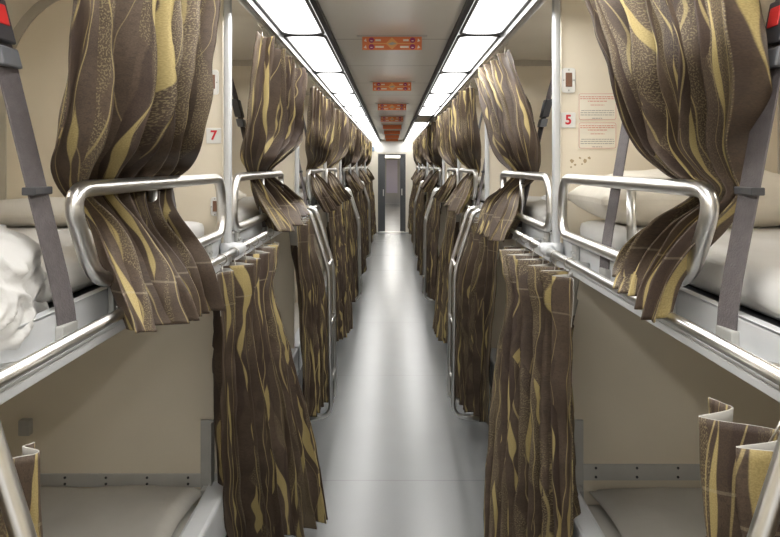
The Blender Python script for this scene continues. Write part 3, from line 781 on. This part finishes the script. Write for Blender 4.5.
light_plate((211, 197, 220, 216), 'rounded plate at bunk level under the number 7 plate', yw)
for i, (bx, lab) in enumerate((((578, 93, 616.5, 120.5), 'upper of two red bordered paper notices beside number 5'), ((578, 122, 616.5, 149), 'lower of two red bordered paper notices beside number 5'))):
    x0, x1, z0, z1 = px_box(*bx, yw); w, h = x1 - x0, z1 - z0
    t = thing('notice', lab, 'notice', ((x0 + x1) / 2, yw - .003, z0), 'paper notices on the right partition')
    MB().box(x0, x1, yw - .003, yw, z0, z1).build('sheet', M['paper'], t)
    m = MB(); f = yw - .003
    fr = [Vector(p) for p in fillet_closed([(x0 + .003, f, z0 + .003), (x1 - .003, f, z0 + .003), (x1 - .003, f, z1 - .003), (x0 + .003, f, z1 - .003)], .008, 4)]
    m.tube(fr, .0009, 6, closed=True)
    def words(m, zc, a, b_, th, rnd=random.Random(3)):
        x = x0 + w * a
        while x < x0 + w * b_:
            l = rnd.uniform(.004, .013); m.box(x, min(x + l, x0 + w * b_), f - .0006, f, zc - th, zc + th); x += l + .002
    words(m, z0 + h * .86, .05, .95, .0015); words(m, z0 + h * .79, .05, .95, .0015); words(m, z0 + h * .70, .25, .75, .0015); words(m, z0 + h * .56, .32, .68, .0012)
    m.build('red_print', M['pink'], t, smooth=False)
    m = MB()
    for z, a, b_ in ((.36, .08, .92), (.28, .06, .94), (.20, .06, .92), (.08, .36, .62)): words(m, z0 + h * z, a, b_, .0013)
    m.build('grey_print', M['greyink'], t)
# chipped paint above the right guard
m = MB(); rnd = random.Random(12)
for px, py, r in ((572, 161, 2.2), (575, 165, 1.4), (580, 158, 1.2), (585, 161, 2.6), (589, 158, 1.6), (571, 167, 1.), (582, 164, .9)):
    c = ((px - CX) * yw / F, CH - (py - CY) * yw / F); r = r * yw / F
    m.prism([(c[0] + r * rnd.uniform(.6, 1.3) * math.cos(a * PI / 5), c[1] + r * rnd.uniform(.5, 1.1) * math.sin(a * PI / 5)) for a in range(10)], 'y', yw - .0008, yw + .001)
o = m.build('paint_chips', mat('bare_brown_chips', (.44, .34, .20), .7)); o['label'] = 'brown chipped paint spots on the right partition'; o['category'] = 'stain'; o['kind'] = 'stuff'

# ------------------------------------------------------------------ end wall and the next car
y = YE; X0, X1, ZD = -.337, .327, 1.885
m = MB(); m.box(-1.45, X0, y, y + .06, 0, 2.34); m.box(X1, 1.45, y, y + .06, 0, 2.34); m.box(X0, X1, y, y + .06, ZD, 2.34)
struct(m, 'wall_end', M['endwall'])
m = MB(); m.box(-.36, .36, y - .012, y - .001, 1.92, 2.19); struct(m, 'trim_40', M['white'])
m = MB(); m.box(X0, X0 + .035, y - .01, y + .08, 0, ZD); m.box(X1 - .035, X1, y - .01, y + .08, 0, ZD); m.box(X0, X1, y - .01, y + .08, ZD - .035, ZD)
d = struct(m, 'door_1', M['doorframe'])
MB().box(X0 + .035, X0 + .17, y + .02, y + .055, .02, ZD - .035).build('door_leaf', M['doorframe'], d)
MB().box(X1 - .13, X1 - .035, y + .02, y + .055, .02, ZD - .035).build('door_leaf', M['doorframe'], d)
for xx, zz in ((X0 + .13, .95), (X1 - .09, .97)): MB().box(xx - .012, xx + .012, y, y + .02, zz - .08, zz + .08).build('door_handle', M['steel'], d, bevel=.004)
m = MB(); m.box(-.4, .4, y - .12, y + .08, 0, .012); struct(m, 'trim_41', M['alu'])
o = MB().box(-.50, -.42, y - .03, y, 1.95, 2.06).build('wall_box', M['blue'], loc=(-.46, y, 1.95), bevel=.005); tag(o, 'small blue grey box on the end wall left of the door', 'box')
# vestibule and next corridor
YN = 31.
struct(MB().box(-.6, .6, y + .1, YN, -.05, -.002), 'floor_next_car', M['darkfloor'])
for s in (-1, 1): struct(MB().sbox(s, .46, .5, y + .1, YN, -.05, 2.3), 'wall_next_car_' + SIDE(s), M['endwall'])
struct(MB().box(-.6, .6, y + .1, YN, 2.12, 2.2), 'ceiling_next_car', M['endwall'])
yy = y + 1.3
m = MB(); m.box(-.46, -.27, yy, yy + .05, 0, 2.12); m.box(.25, .46, yy, yy + .05, 0, 2.12); m.box(-.27, .25, yy, yy + .05, 1.80, 2.12)
struct(m, 'wall_vestibule', M['white'])
m = MB(); m.box(-.46, .46, YN, YN + .05, 0, 2.2); d2 = struct(m, 'door_2', M['fardoor'])
MB().box(-.24, .23, YN - .03, YN - .001, .45, 1.83).build('door_panel', M['lilac'], d2)
for q in range(4):
    yc = y + .65 + q * 3.2
    t = thing('corridor_lamp', '%s lamp in the corridor beyond the end door' % ORD[q + 1], 'lamp', (0, yc, 2.1), 'lamps beyond the end door')
    MB().box(-.2, .2, yc - .5, yc + .5, 2.085, 2.12).build('diffuser', M['farlamp'], t)
    MB().box(-.21, .21, yc - .51, yc + .51, 2.105, 2.121).build('frame', M['alu'], t)

# ------------------------------------------------------------------ world, camera, view
w = bpy.data.worlds.new('World'); S.world = w; w.use_nodes = True
w.node_tree.nodes['Background'].inputs['Color'].default_value = (1., .97, .92, 1); w.node_tree.nodes['Background'].inputs['Strength'].default_value = .8
cam = bpy.data.cameras.new('Camera'); co = bpy.data.objects.new('Camera', cam); C.objects.link(co); S.camera = co
co.location = (0, 0, CH); co.rotation_euler = (PI / 2, 0, 0)
cam.sensor_fit = 'HORIZONTAL'; cam.sensor_width = 36; cam.lens = 36 * F / 780; cam.clip_start = .05; cam.clip_end = 100
cam.shift_x = -(CX - 390) / 780; cam.shift_y = -(268.5 - CY) / 780
S.view_settings.view_transform = 'Standard'; S.view_settings.look = 'None'; S.view_settings.gamma = 1; S.view_settings.use_curve_mapping = False
S.view_settings.exposure = .42
S.cycles.use_denoising = True; S.cycles.max_bounces = 10; S.cycles.diffuse_bounces = 6; S.cycles.sample_clamp_indirect = 6
